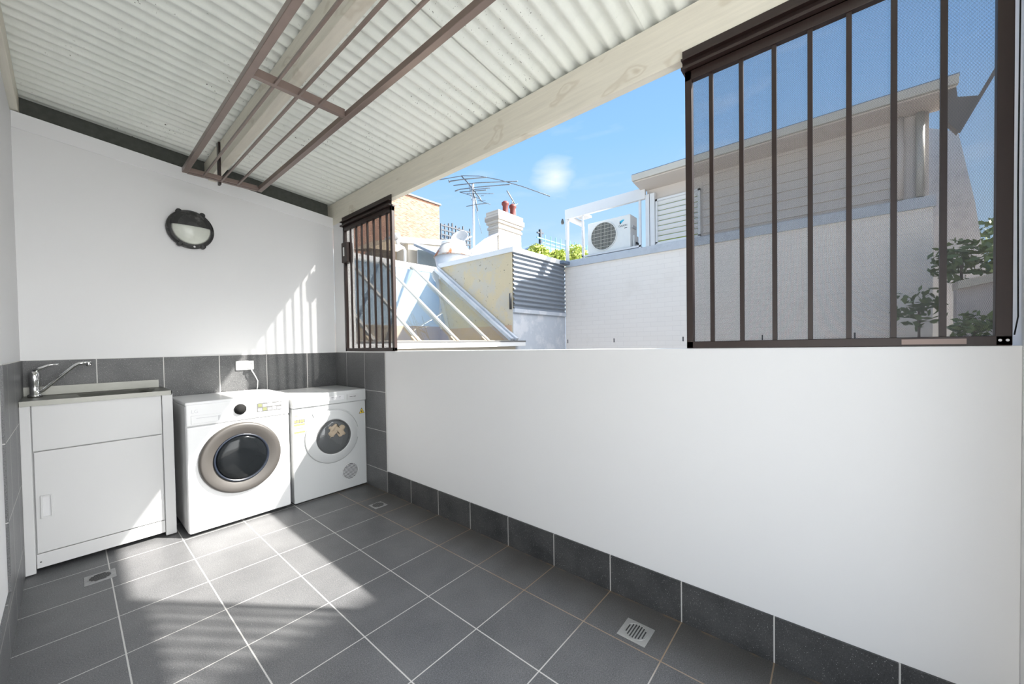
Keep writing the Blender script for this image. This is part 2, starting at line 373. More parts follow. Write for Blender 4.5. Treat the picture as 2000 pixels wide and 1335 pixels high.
# half wall with a sill that rises a little towards the camera
w = MB().prism([(0.0, -0.19, 0), (0.0, YN, 0), (0.0, YN, 1.171), (0.0, -0.95, 1.158), (0.0, -0.19, 1.155)], (0.11, 0, 0))
w.box(0.0, 0.11, -0.19, 0.0, 0, 2.36); w.box(0.0, 0.11, -4.3, YN, 0, 2.55)
struct(w, 'wall_right', 'plaster', 'white rendered half wall below the open side', 'wall', 0.002)
struct(MB().box(-0.33, 0.0, YN - .12, YN, 0, 2.58), 'wall_near', 'plaster', 'short white return wall at the right edge', 'wall')
struct(MB().box(-7, 1.5, -12, -4.3, -0.2, -0.005), 'floor', 'terrace', 'added pale concrete terrace outside the near end that bounces sunlight into the room', 'terrace')  # unseen pale slab, added to bounce sunlight up under the roof
# tiled dado
struct(MB().box(XL, 0, -0.008, 0, 0, 1.147), 'trim_2', 'tile_x', 'grey speckled tile dado on the end wall', 'wall tiles')
struct(MB().box(-0.008, 0, -0.873, -0.008, 0, 1.147), 'trim_3', 'tile_y', 'grey speckled tile strip on the half wall beside the dryer', 'wall tiles')
struct(MB().box(XL, XL + 0.008, -1.07, -0.008, 0, 1.147), 'trim_4', 'tile_y', 'grey speckled tile dado on the left wall', 'wall tiles')
struct(MB().box(-0.008, 0, YN, -0.873, 0, 0.172), 'baseboard_right', 'skirt', 'black speckled skirting tiles below the half wall', 'skirting')
struct(MB().box(XL, XL + 0.008, YN, -1.07, 0, 0.212), 'baseboard_left', 'tile_y', 'grey speckled skirting tiles along the left wall', 'skirting')
struct(MB().box(XL + .008, XL + .0095, -1.074, -1.066, 0.21, 1.147), 'trim_5', 'dkgrey', 'rough dark edge where the left wall tiles stop', 'trim')
struct(MB().box(-0.33, 0.0, YN, YN + .008, 0, 0.172), 'baseboard_near', 'skirt', 'black skirting tile on the short return wall', 'skirting')

# corrugated roof: six lapped sheets
rb = MB(); PITCH = 0.0762; AMP = 0.0115
laps = [0.26, -0.75, -1.512, -2.274, -3.036, -3.8, -4.56]
for i in range(6):
    ya, yb = laps[i] + (0.03 if i else 0), laps[i + 1] - 0.015
    n = int(abs(yb - ya) / PITCH * 10); ys = [ya + (yb - ya) * j / n for j in range(n + 1)]
    dz = 0.0025 * (i % 2)
    for th_ in (0.0, 0.0012):
        vs = []
        for y in ys:
            zz = AMP * math.cos(2 * PI * (y + 0.75) / PITCH) + dz + th_ + 0.002 + AMP
            vs += [(XL - 0.2, y, roofz(XL - 0.2) + zz), (0.14, y, roofz(0.14) + zz)]
        rb.add(vs, [(2*j, 2*j+1, 2*j+3, 2*j+2) for j in range(n)], True)
o = struct(rb, 'ceiling', 'iron', 'pale galvanised corrugated iron roof sheets seen from below', 'roof')
# timbers
t_ = MB().box(0.0, 0.045, YN - .1, 0.22, 2.36, 2.567); o = t_.build('eaves_beam', 'wood', None, 0.002)
tag(o, 'cream painted timber beam over the open side', 'beam', None, 'structure')
t_ = MB().prism([(-.955, .10, 2.49), (-.903, .10, 2.49), (-.903, .10, roofz(-.903)), (-.955, .10, roofz(-.955))], (0, -4.5, 0)); o = t_.build('rafter', 'wood', None, 0.002)
tag(o, 'cream timber purlin running down the middle of the roof', 'beam', None, 'structure')
t_ = MB().prism([(-1.92, .10, 2.615), (-1.845, .10, 2.615), (-1.845, .10, roofz(-1.845)), (-1.92, .10, roofz(-1.92))], (0, -4.4, 0)); o = t_.build('rafter', 'wood', None, 0.002)
tag(o, 'cream timber purlin in the top left corner', 'beam', None, 'structure')

struct(MB().box(0.085, 0.12, -4.6, 0.2, 2.50, 2.60), 'trim_6', 'steel_brown', 'dark fascia strip outside the eaves beam under the roof edge', 'trim')

# ------------------------------------------------------------------ security grilles
def grille(name, y0, y1, bars, label, mesh, zb0, zb1):
    """y0 far, y1 near (negative)"""
    t = thing(name, (0.0, (y0 + y1) / 2, 1.16), label, 'security grille', 'barred grilles in the opening')
    X0, X1 = -0.004, 0.022
    fr = MB(); fr.box(X0, X1, y0, y0 - 0.026, zb0, 2.30); fr.box(X0, X1, y1 + 0.030, y1, zb1, 2.30)
    fr.box(X0, X1, y0, y1, 2.262, 2.300)
    fr.prism([(X0, y0, zb0), (X0, y1, zb1), (X0, y1, zb1 + .028), (X0, y0, zb0 + .028)], (X1 - X0, 0, 0))
    fr.build('frame', 'steel_brown', t, 0.002)
    hd = MB(); hd.box(-0.008, -0.0005, y0 + .008, y1 - .0, 2.300, 2.388); hd.box(-0.030, -0.008, y0 + .008, y1, 2.338, 2.346)
    hd.box(-0.030, 0.03, y0 + .008, y1, 2.300, 2.312); hd.build('header_angle', 'steel_brown', t, 0.001)
    for yb in bars:
        MB().box(0.002, 0.016, yb - .007, yb + .007, max(zb0, zb1) + .02, 2.27).build('bar', 'steel_brown', t)
    return t
g = grille('window_grille', -0.205, -1.012, [-.323, -.427, -.523, -.618, -.721, -.822, -.922], 'narrow dark brown barred gate leaf at the far end of the opening, with lock box', False, 1.156, 1.158)
lb = MB().box(-0.03, 0.03, -0.222, -0.318, 1.965, 2.145).build('lock_box', 'steel_brown', g, 0.003)
MB().box(-0.034, -0.028, -0.258, -0.282, 2.02, 2.10).build('keyhole_plate', 'chrome', lb, 0.001)
MB().add([(0.019, -0.23, 1.18), (0.019, -0.99, 1.18), (0.019, -0.99, 2.27), (0.019, -0.23, 2.27)], [(0, 1, 2, 3)]).build('insect_screen', 'screen_dense', g)
g = grille('window_grille', -3.176, -4.012, [-3.271, -3.374, -3.477, -3.579, -3.679, -3.783, -3.886], 'wide dark brown barred grille with insect screen at the right of the opening', True, 1.168, 1.171)
MB().add([(0.019, -3.20, 1.19), (0.019, -3.985, 1.19), (0.019, -3.985, 2.27), (0.019, -3.20, 2.27)], [(0, 1, 2, 3)]).build('insect_screen', 'screen', g)
MB().box(-0.006, -0.004, -3.80, -3.93, 1.176, 1.192).build('latch_slot', 'rack', g)
for yy in (-3.99, -4.003): MB().lathe((-0.004, yy, 1.186), (-1, 0, 0), [(0.004, 0), (0.0035, 0.002)], 12).build('screw', 'chrome', g)
tag(MB().tube([(-0.006, -4.020, 2.3), (-0.006, -4.018, 1.6), (-0.006, -4.020, 1.25), (-0.006, -4.014, 1.2)], 0.0016, 6).build('cable', 'black'),
    'thin black cable beside the right grille post', 'cable')

# ------------------------------------------------------------------ ceiling clothes rack
rk = thing('clothes_airer', (-0.94, -0.37, 2.36), 'long brown metal clothes drying rack hung below the roof', 'clothes rack')
xa, xb, ya, yb, z0 = -1.155, -0.725, -0.385, -3.20, 2.365
for x in (xa, xb): MB().box(x - .0145, x + .0145, ya, yb, z0, z0 + .03).build('side_rail', 'rack', rk, 0.002)
for y in (ya - .0, -1.745, yb):
    MB().box(xa + .0145, xb - .0145, y - .0125, y + .0125, z0 + .002, z0 + .040).build('cross_bar', 'rack', rk, 0.001)
MB().box(xa, xb, ya - .04, ya - .03, z0 + .002, z0 + .018).build('cross_bar', 'rack', rk, 0.001)
for x in (-1.058, -0.958, -0.865):
    for (p0, p1) in ((ya - .012, -1.733), (-1.757, yb + .012)): MB().box(x - .005, x + .005, p0, p1, z0 + .001, z0 + .013).build('hanging_bar', 'rack', rk)
for y in (-0.36, -3.1): MB().box(-0.968, -0.955, y - .021, y + .021, z0 - .012, 2.64 if y < -1 else 2.645).build('hanger_strap', 'steel_brown', rk)

# ------------------------------------------------------------------ bulkhead lamp
lc = (-1.072, -0.001, 2.085)
lp = thing('bulkhead_lamp', (-1.072, 0, 2.085), 'round black half-eyelid bulkhead lamp with frosted glass on the end wall', 'lamp')
MB().lathe(lc, (0, -1, 0), [(0.138, 0), (0.140, 0.03), (0.134, 0.048), (0.118, 0.052)], 48).build('base_ring', 'lamp_black', lp)
MB().lathe((lc[0], -.05, lc[2]), (0, -1, 0), [(0.116, 0), (0.105, 0.018), (0.080, 0.032), (0.045, 0.040), (0.004, 0.043)], 40).build('glass_bowl', 'lamp_glass', lp)
hb = MB(); n = 20
for r0, h0, r1, h1 in ((0.122, 0.0, 0.108, 0.024), (0.108, 0.024, 0.082, 0.038), (0.082, 0.038, 0.03, 0.048)):
    vs = []
    for i in range(n + 1):
        a = PI * i / n; 
        for r, h in ((r0, h0), (r1, h1)): vs.append((lc[0] + r * math.cos(a), -.050 - h, lc[2] + 0.012 + r * math.sin(a)))
    hb.add(vs, [(2*i, 2*i+2, 2*i+3, 2*i+1) for i in range(n)], True)
hb.prism([(lc[0] + 0.03 * math.cos(PI * i / 12), -.096, lc[2] + .012 + 0.03 * math.sin(PI * i / 12)) for i in range(13)], (0, -.003, 0))
hb.build('eyelid_hood', 'lamp_black', lp)
for a in (60, 120, 240, 300):
    ca, sa = math.cos(math.radians(a)), math.sin(math.radians(a))
    MB().lathe((lc[0] + .134 * ca, -.02, lc[2] + .134 * sa), (0, -1, 0), [(0.018, 0), (0.018, 0.03), (0.010, 0.034)], 14).build('fixing_lug', 'lamp_black', lp)
MB().lathe((lc[0] + .015, -.052, lc[2] - .128), (0, -1, 0), [(0.007, 0), (0.006, 0.004)], 10).build('screw', 'ltgrey', lp)

# ------------------------------------------------------------------ double power point
pp = thing('power_point', (-0.75, -0.008, 1.06), 'white double power point on the end wall tiles', 'power point')
MB().box(-0.815, -0.690, -0.020, -0.008, 1.024, 1.098).build('face_plate', 'cord', pp, 0.004)
for x in (-0.79, -0.715): MB().box(x - .006, x + .006, -0.024, -0.020, 1.072, 1.088).build('rocker_switch', 'ltgrey', pp, 0.001)
for x in (-0.785,):
    for dx in (-.008, .008, 0): MB().box(x + dx - .0015, x + dx + .0015, -0.0208, -0.0198, (1.040 if dx else 1.030), (1.050 if dx else 1.038)).build('socket_slot', 'dark', pp)
# ------------------------------------------------------------------ laundry trough cabinet
cb = thing('laundry_cabinet', (-1.56, -0.2, 0), 'white laundry trough cabinet with stainless sink top in the left corner', 'laundry cabinet')
CY0 = -0.40
MB().box(-1.858, -1.262, -0.02, CY0 + .02, 0.05, 0.905).build('carcass', 'cabinet', cb, 0.003)
for x0, x1 in ((-1.866, -1.828), (-1.306, -1.254)): MB().box(x0, x1, CY0 + .03, CY0, 0.008, 0.915).build('side_post', 'cabinet', cb, 0.003)
MB().box(-1.825, -1.309, CY0 + .02, CY0 + .004, 0.664, 0.915).build('fascia_panel', 'cabinet', cb, 0.002)
dr = MB().box(-1.823, -1.311, CY0 + .02, CY0 + .002, 0.112, 0.659).build('door', 'cabinet', cb, 0.003)
hd = MB(); hd.box(-1.806, -1.798, CY0 + .002, CY0 - .004, 0.298, 0.420); hd.box(-1.770, -1.762, CY0 + .002, CY0 - .004, 0.298, 0.420)
hd.box(-1.798, -1.770, CY0 + .002, CY0 - .004, 0.298, 0.306); hd.box(-1.798, -1.770, CY0 + .002, CY0 - .004, 0.412, 0.420)
h_ = hd.build('handle', 'cabinet', dr, 0.001)
MB().box(-1.798, -1.770, CY0 + .003, CY0 + .001, 0.306, 0.412).build('handle_recess', 'ltgrey', dr)
MB().box(-1.826, -1.308, CY0 + .022, CY0 + .006, 0.03, 0.106).build('kick_board', 'cabinet', cb, 0.002)
MB().lathe((-1.812, CY0 + .006, 0.062), (0, -1, 0), [(0.004, 0), (0.0035, 0.002)], 10).build('screw', 'gap', cb)
for x in (-1.84, -1.28):
    for y in (-0.36, -0.05): MB().box(x - .012, x + .012, y - .012, y + .012, 0, 0.052).build('foot', 'dark', cb)
# stainless top: rim with a shallow draining ledge, bowl and rear upstand
top = MB(); zt = 0.936
def ringq(o_, i_): return [(0,1,5,4),(1,2,6,5),(2,3,7,6),(3,0,4,7)]
ox0, ox1, oy0, oy1 = -1.868, -1.258, -0.405, -0.012; ix0, ix1, iy0, iy1 = -1.66, -1.30, -0.365, -0.075
top.add([(ox0,oy0,zt),(ox1,oy0,zt),(ox1,oy1,zt),(ox0,oy1,zt),(ix0,iy0,zt-.006),(ix1,iy0,zt-.006),(ix1,iy1,zt-.006),(ix0,iy1,zt-.006)], ringq(0,4))
top.add([(ix0,iy0,zt-.006),(ix1,iy0,zt-.006),(ix1,iy1,zt-.006),(ix0,iy1,zt-.006),(ix0+.02,iy0+.02,zt-.022),(ix1-.02,iy0+.02,zt-.022),(ix1-.02,iy1-.02,zt-.022),(ix0+.02,iy1-.02,zt-.022)], ringq(0,4)+[(4,5,6,7)])
top.box(ox0, ox1, oy0, oy0 + .004, zt - .028, zt); top.box(ox1 - .004, ox1, oy0, oy1, zt - .028, zt); top.box(ox0, ox0 + .004, oy0, oy1, zt - .028, zt)
top.box(-1.868, -1.275, -0.024, -0.010, zt, zt + .052); top.build('sink_top', 'steel', cb)
MB().lathe((-1.36, -0.11, zt - .001), (0, 0, 1), [(0.028, 0), (0.026, 0.005), (0.016, 0.006), (0.014, 0.002)], 24).build('overflow_plug', 'steel', cb)
MB().lathe((-1.48, -0.22, zt - .0225), (0, 0, 1), [(0.042, 0), (0.040, 0.003), (0.02, 0.001)], 24).build('sink_waste', 'chrome', cb)
tp = thing('mixer_tap', (-1.82, -0.12, zt), 'chrome lever mixer tap with long swivel spout on the sink corner', 'tap')
MB().lathe((-1.820, -0.12, zt), (0, 0, 1), [(0.030, 0), (0.028, 0.012), (0.020, 0.018), (0.020, 0.075), (0.023, 0.080), (0.023, 0.125), (0.016, 0.145), (0.004, 0.150)], 28).build('tap_body', 'chrome', tp)
MB().tube([(-1.812, -0.125, zt + .022), (-1.79, -0.13, zt + .035), (-1.72, -0.145, zt + .115), (-1.665, -0.16, zt + .175), (-1.645, -0.165, zt + .188), (-1.615, -0.17, zt + .190)], 0.0085, 12).build('spout', 'chrome', tp)
MB().lathe((-1.608, -0.171, zt + .198), (0, 0, -1), [(0.011, 0), (0.012, 0.008), (0.012, 0.026), (0.010, 0.028)], 20).build('aerator', 'chrome', tp)
MB().tube([(-1.820, -0.12, zt + .145), (-1.80, -0.125, zt + .165), (-1.765, -0.13, zt + .182), (-1.725, -0.135, zt + .186)], 0.009, 10, 0.005).build('lever', 'chrome', tp)

# ------------------------------------------------------------------ washing machine
wm = thing('washing_machine', (-0.92, -0.28, 0), 'white front-loading washing machine with dark glass door and grey ring', 'washing machine')
WX0, WX1, WY = -1.217, -0.620, -0.555
MB().box(WX0, WX1, -0.03, WY + .02, 0.022, 0.838).build('body', 'enamel', wm, 0.008, 3)
MB().box(WX0 + .002, WX1 - .002, WY + .02, WY, 0.022, 0.702).build('front_panel', 'enamel', wm, 0.010, 3)
MB().box(WX0 + .001, WX1 - .001, WY + .02, WY - .002, 0.708, 0.846).build('control_panel', 'enamel', wm, 0.008, 3)
MB().box(WX0 - .001, WX1 + .001, -0.02, WY + .006, 0.838, 0.860).build('lid', 'enamel', wm, 0.008, 3)
MB().box(-0.848, -0.690, WY - .001, WY + .006, 0.028, 0.108).build('filter_flap', 'enamel', wm, 0.003)
for x in (-1.18, -0.66):
    for y in (-0.50, -0.08): MB().lathe((x, y, 0), (0, 0, 1), [(0.022, 0), (0.022, 0.024)], 16).build('foot', 'dark', wm)
fx = MB().tube([(-0.722, -0.045, 1.038), (-0.712, -0.055, 1.01), (-0.690, -0.05, 0.97), (-0.672, -0.04, 0.93), (-0.672, -0.03, 0.88), (-0.69, -0.026, 0.80)], 0.0042, 8).build('power_cord', 'cord', wm)
MB().lathe((-0.722, -0.0205, 1.045), (0, -1, 0), [(0.020, 0), (0.019, 0.02), (0.012, 0.035)], 20).build('plug', 'cord', fx)
dwr = MB().box(-1.192, -1.03, WY - .006, WY, 0.722, 0.775).build('detergent_drawer', 'enamel', wm, 0.003)
MB().box(-1.165, -1.055, WY - .008, WY - .005, 0.755, 0.759).build('drawer_groove', 'ltgrey', dwr)
MB().box(-1.052, -1.040, WY - .009, WY - .005, 0.728, 0.762).build('drawer_grip', 'ltgrey', dwr)
kn = MB().lathe((-0.928, WY - .002, 0.783), (0, -1, 0), [(0.036, 0), (0.036, 0.008), (0.033, 0.012), (0.027, 0.014), (0.026, 0.022), (0.004, 0.023)], 36).build('program_dial', 'black', wm)
ds = MB().box(-0.828, -0.672, WY - .004, WY - .001, 0.748, 0.810).build('display_sticker', 'dkgrey', wm)
for i in range(5):
    for j in range(2):
        x = -0.822 + i * 0.030; z = 0.753 + j * 0.029
        mt = ['green_lcd', 'ltgrey', 'cord', 'cord', 'ltgrey'][i] if j else ['ltgrey', 'green_lcd', 'grey_plastic', 'ltgrey', 'ltgrey'][i]
        w_ = 0.024 if not (j and i in (2, 3)) else 0.028
        MB().box(x, x + w_, WY - .0052, WY - .003, z, z + (0.022 if (i + j) % 2 else 0.017)).build('display_segment', mt, ds)
text('LG', 0.030, (-1.172, WY - .0028, 0.800), PI / 2, 0, 'ltgrey', wm, 'brand_mark')
text('8', 0.024, (-0.672, WY - .0012, 0.665), PI / 2, 0, 'ltgrey', wm, 'capacity_mark')
DC = (-0.926, WY, 0.455)
door = MB().lathe(DC, (0, -1, 0), [(0.238, 0), (0.238, 0.016), (0.232, 0.027), (0.222, 0.031), (0.200, 0.028), (0.170, 0.020), (0.158, 0.014)], 72).build('door', 'silver', wm)
MB().lathe(DC, (0, -1, 0), [(0.162, 0.016), (0.160, 0.025), (0.152, 0.026), (0.148, 0.016)], 64).build('inner_ring', 'ring_blue', door)
MB().lathe(DC, (0, -1, 0), [(0.150, 0.017), (0.140, 0.026), (0.110, 0.033), (0.06, 0.037), (0.004, 0.038)], 64).build('door_glass', 'bowl', door)

# ------------------------------------------------------------------ tumble dryer
td = thing('tumble_dryer', (-0.30, -0.28, 0), 'white tumble dryer with round vented door in the right corner beside the washer', 'tumble dryer')
DX0, DX1, DY = -0.598, -0.012, -0.553
MB().box(DX0, DX1, -0.03, DY, 0.012, 0.735).build('body', 'dryer', td, 0.006, 2)
MB().box(DX0 - .004, DX1 + .003, -0.022, DY - .012, 0.735, 0.834).build('top_panel', 'dryer', td, 0.010, 3)
for x in (-0.56, -0.05):
    for y in (-0.5, -0.08): MB().lathe((x, y, 0), (0, 0, 1), [(0.02, 0), (0.02, 0.014)], 12).build('foot', 'dark', td)
cs = MB().box(-0.500, -0.205, DY - .014, DY - .011, 0.765, 0.800).build('control_strip', 'ltgrey', td, 0.001)
for i in range(6):
    MB().box(-0.40 + i * .030, -0.382 + i * .030, DY - .0148, DY - .0135, 0.786, 0.790).build('program_print', 'dkgrey' if i % 2 else 'grey_plastic', cs)
    MB().box(-0.40 + i * .030, -0.385 + i * .030, DY - .0148, DY - .0135, 0.774, 0.777).build('program_print', 'grey_plastic', cs)
np_ = MB().box(-0.180, -0.082, DY - .015, DY - .011, 0.757, 0.800).build('name_plate', 'grey_plastic', td, 0.001)
for x0, x1 in ((-.158, -.132), (-.125, -.104)): MB().box(x0, x1, DY - .0158, DY - .0145, 0.778, 0.783).build('plate_print', 'dkgrey', np_)
# raised arch over the door in the top panel
ar = MB(); 
for i in range(14):
    a0, a1 = [math.radians(50 + 80 * j / 14) for j in (i, i + 1)]
    ar.prism([(-0.30 + .225 * math.cos(a0), DY, .475 + .225 * math.sin(a0)), (-0.30 + .225 * math.cos(a1), DY, .475 + .225 * math.sin(a1)),
              (-0.30 + .24 * math.cos(a1), DY, .475 + .24 * math.sin(a1) + .02), (-0.30 + .24 * math.cos(a0), DY, .475 + .24 * math.sin(a0) + .02)], (0, -.006, 0))
ar.build('door_arch', 'dryer', td)
DD = (-0.300, DY, 0.475)
dd = MB().lathe(DD, (0, -1, 0), [(0.216, 0), (0.216, 0.006), (0.208, 0.012), (0.170, 0.016), (0.150, 0.026), (0.140, 0.026), (0.134, 0.012)], 64).build('door', 'dryer', td)
MB().box(-0.098, -0.086, DY - .013, DY - .004, 0.43, 0.52).build('door_grip', 'dryer', dd, 0.003)
MB().lathe((DD[0], DY - .0005, DD[2]), (0, -1, 0), [(0.139, 0), (0.139, 0.012)], 48).build('drum_opening', 'drum', dd)
MB().lathe(DD, (0, -1, 0), [(0.136, 0.012), (0.134, 0.030), (0.110, 0.040), (0.06, 0.048), (0.004, 0.050)], 48).build('door_glass', 'door_glass', dd)
MB().lathe(DD, (0, -1, 0), [(0.140, 0.024), (0.138, 0.029), (0.133, 0.029), (0.131, 0.022)], 48, True, False).build('glass_seal', 'dkgrey', dd)
vt = MB().lathe((-0.160, DY, 0.155), (0, -1, 0), [(0.068, 0), (0.068, 0.003), (0.062, 0.004)], 40).build('lint_vent', 'dkgrey', td)
for i in range(-5, 6):
    z = i * 0.0105; hw = math.sqrt(max(0.0, 0.061**2 - z * z))
    MB().bar((-0.160 - hw, DY - .005, 0.155 + z), (-0.160 + hw, DY - .005, 0.155 + z), 0.004, 0.0045).build('vent_slat', 'ltgrey', vt)
MB().lathe((-0.160, DY, 0.155), (0, -1, 0), [(0.070, 0.0), (0.070, 0.005), (0.064, 0.006), (0.063, 0.002)], 40).build('vent_rim', 'ltgrey', vt)
ws = MB().prism([(-.072, DY, .624), (-.022, DY, .624), (-.047, DY, .672)], (0, -.0012, 0)).build('warning_triangle', 'dark', td)
MB().prism([(-.0665, DY - .0008, .6270), (-.0275, DY - .0008, .6270), (-.047, DY - .0008, .6645)], (0, -.0012, 0)).build('triangle_fill', 'yellow', ws)
MB().prism([(-.052, DY - .0018, .631), (-.041, DY - .0018, .631), (-.044, DY - .0018, .650), (-.050, DY - .0018, .650)], (0, -.001, 0)).build('hazard_mark', 'dark', ws)
es = MB().box(-.592, -.508, DY - .0012, DY, .545, .668).build('rating_sticker', 'cord', td)
MB().box(-.590, -.510, DY - .0018, DY - .001, .546, .560).build('sticker_band', 'paleyellow', es)
MB().box(-.590, -.510, DY - .0018, DY - .001, .602, .618).build('sticker_band', 'paleyellow', es)
MB().box(-.588, -.511, DY - .0018, DY - .001, .622, .650).build('sticker_band', 'dkgrey', es)
for i in range(4): MB().box(-.583 + i * .018, -.572 + i * .018, DY - .0024, DY - .0015, .628, .644).build('sticker_letters', 'paleyellow', es)
MB().box(-.575, -.525, DY - .0018, DY - .001, .577, .590).build('sticker_print', 'pinkred', es)
MB().prism([(-.590, DY, .672), (-.555, DY, .672), (-.5725, DY, .692)], (0, -.001, 0)).build('sticker_roof', 'pinkred', es)
# cloth seen behind the dryer glass
cl = MB(); gx, gz = 9, 7; vs = []
for i in range(gx):
    for j in range(gz):
        x = -0.335 + 0.125 * i / (gx - 1) + 0.010 * math.sin(j * 1.7); z = 0.475 + 0.085 * j / (gz - 1) - 0.02 * math.cos(i) * .6
        vs.append((x, DY - 0.0185 - 0.0045 * math.sin(i * 1.3) * math.cos(j * 1.6), z + .01 * math.sin(i * 2.1)))
cl.add(vs, [(i*gz+j, (i+1)*gz+j, (i+1)*gz+j+1, i*gz+j+1) for i in range(gx-1) for j in range(gz-1)], True)
o = cl.build('laundry_cloth', 'cloth'); md = o.modifiers.new('thick', 'SOLIDIFY'); md.thickness = 0.002
tag(o, 'crumpled beige cloth behind the dryer door glass', 'cloth')

# ------------------------------------------------------------------ floor drains
def drain(x, y, mat, label, s_=0.058):
    t = thing('floor_drain', (x, y, 0), label, 'floor drain', 'square floor drains')
    MB().box(x - s_, x + s_, y - s_, y + s_, 0.0, 0.0025).build('plate', mat, t, 0.001)
    MB().lathe((x, y, 0.0024), (0, 0, 1), [(0.047, 0), (0.047, 0.0008), (0.044, 0.0008), (0.044, 0.0002)], 36).build('grate_ring', mat, t)
    for i in range(-3, 4):
        d = i * 0.0112; h = math.sqrt(0.040**2 - d * d)
        MB().tube([(x - h, y + d, 0.0025), (x + h, y + d, 0.0025)], 0.0026, 8).build('slot', 'dark', t)
M['drain_dull'] = plain('dull grimy steel', (0.32, 0.32, 0.32), 0.6, 0.2, 0.3, 60)
M['drain_steel'] = plain('satin steel drain', (0.50, 0.50, 0.49), 0.35, 0.6, 0.08, 60)
drain(-0.187, -3.021, 'drain_steel', 'square steel floor drain near the half wall skirting, closest to the camera')
drain(-1.607, -0.697, 'drain_dull', 'square grimy floor drain in front of the laundry cabinet')
drain(-0.190, -1.035, 'drain_dull', 'small dull floor drain near the dryer corner', 0.05)

# ================================================================== outside
struct(MB().box(-60, 120, -80, 120, -3.3, -3.0), 'ground', 'ground', 'pale ground far below the balcony', 'ground')

# unseen house block, placed and sized to shade the near end of the floor
hs = thing('shade_house', (4, -9, -3), 'unseen rendered house block placed towards the sun to shade the near floor', 'house')
MB().box(1.7, 8.5, -8.0, -6.45, -3, 5.0).build('walls', 'cream', hs)
MB().prism([(1.6, -6.6, 5.0), (1.6, -8.1, 5.0), (1.6, -7.5, 5.4)], (7.0, 0, 0)).build('roof', 'dark_metal', hs)
MB().box(3.0, 4.2, -6.45, -6.42, 1.6, 3.2).build('window', 'win_glass', hs)

# --- neighbour's extension: brick base, weatherboard storey, eaves
XW = 4.5
nb = thing('neighbour_house', (5.5, -2.3, -3), 'neighbouring house with white painted brick wall and cream weatherboard upper storey', 'house')
MB().box(XW, 9.5, -4.46, 0.226, -3, 2.64).build('brick_wall', 'white_brick', nb)
fl = MB().box(XW - .025, 4.9, -4.48, 0.18, 2.62, 2.745).build('wall_capping', 'flash', nb, 0.004)
for y in (0.18, -0.75, -1.88, -2.9, -3.83): MB().box(XW - .003, XW + .01, y - .008, y + .008, 1.20, 1.27).build('weep_hole', 'dark', nb)
MB().box(XW + .05, 9.4, -4.42, -1.33, 2.745, 3.80).build('upper_wall', 'clad', nb)
for i in range(8):      # boards
    z = 2.80 + i * 0.118
    MB().prism([(XW + .052, -2.16, z), (XW + .030, -2.16, z), (XW + .048, -2.16, z + .122), (XW + .052, -2.16, z + .122)], (0, -2.02, 0)).build('weatherboard', 'clad', nb)
MB().box(XW + .02, XW + .06, -4.43, -4.22, 2.745, 3.70).build('corner_board', 'clad', nb, 0.003)
MB().tube([(XW - .02, -4.20, 2.75), (XW - .02, -4.20, 3.66)], 0.035, 12).build('downpipe', 'clad', nb)
MB().tube([(XW - .02, -4.36, 2.75), (XW - .02, -4.36, 3.66)], 0.035, 12).build('downpipe', 'gutter', nb)
lv = MB(); lv.box(XW, XW + .05, -1.475, -1.505, 2.77, 3.47); lv.box(XW, XW + .05, -2.10, -2.13, 2.77, 3.47); lv.box(XW, XW + .05, -1.475, -2.13, 3.44, 3.47); lv.box(XW, XW + .05, -1.475, -2.13, 2.75, 2.79)
lw = lv.build('window', 'white_ext', nb)
MB().box(XW + .045, XW + .05, -1.505, -2.10, 2.79, 3.44).build('pane', 'leaf_y', lw)
for i in range(8):
    z = 2.815 + i * 0.080
    MB().prism([(XW + .01, -1.505, z + .050), (XW + .036, -1.505, z), (XW + .042, -1.505, z + .003), (XW + .018, -1.505, z + .066)], (0, -0.595, 0)).build('louvre', 'white_ext', lw)
for y0, y1 in ((-1.323, -1.385), (-1.395, -1.47)): MB().box(XW - .02, XW + .06, y0, y1, 2.745, 3.58).build('post', 'white_ext', nb, 0.003)
sf = MB().prism([(4.18, -1.25, 3.70), (4.18, -1.25, 3.72), (4.56, -1.25, 3.84), (4.56, -1.25, 3.66)], (0, -3.32, 0)).build('eaves_soffit', 'clad', nb)
MB().prism([(4.14, -1.24, 3.715), (4.20, -1.24, 3.715), (4.20, -1.24, 3.80), (4.12, -1.24, 3.80)], (0, -3.34, 0)).build('gutter', 'gutter', nb, 0.004)
MB().prism([(4.17, -1.23, 3.80), (9.6, -1.23, 5.0), (9.6, -1.23, 5.08), (4.17, -1.23, 3.83)], (0, -3.36, 0)).build('roof', 'dark_metal', nb)
MB().prism([(4.19, -4.57, 3.70), (4.19, -4.58, 3.60), (4.19, -4.717, 3.554), (4.19, -4.588, 3.25), (4.19, -4.50, 3.40), (4.19, -4.50, 3.70)], (0.10, 0, 0)).build('barge_end', 'barge', nb)
MB().bar((4.19, -4.585, 3.245), (4.19, -4.84, 3.80), 0.025, 0.03).build('barge_strut', 'barge', nb)

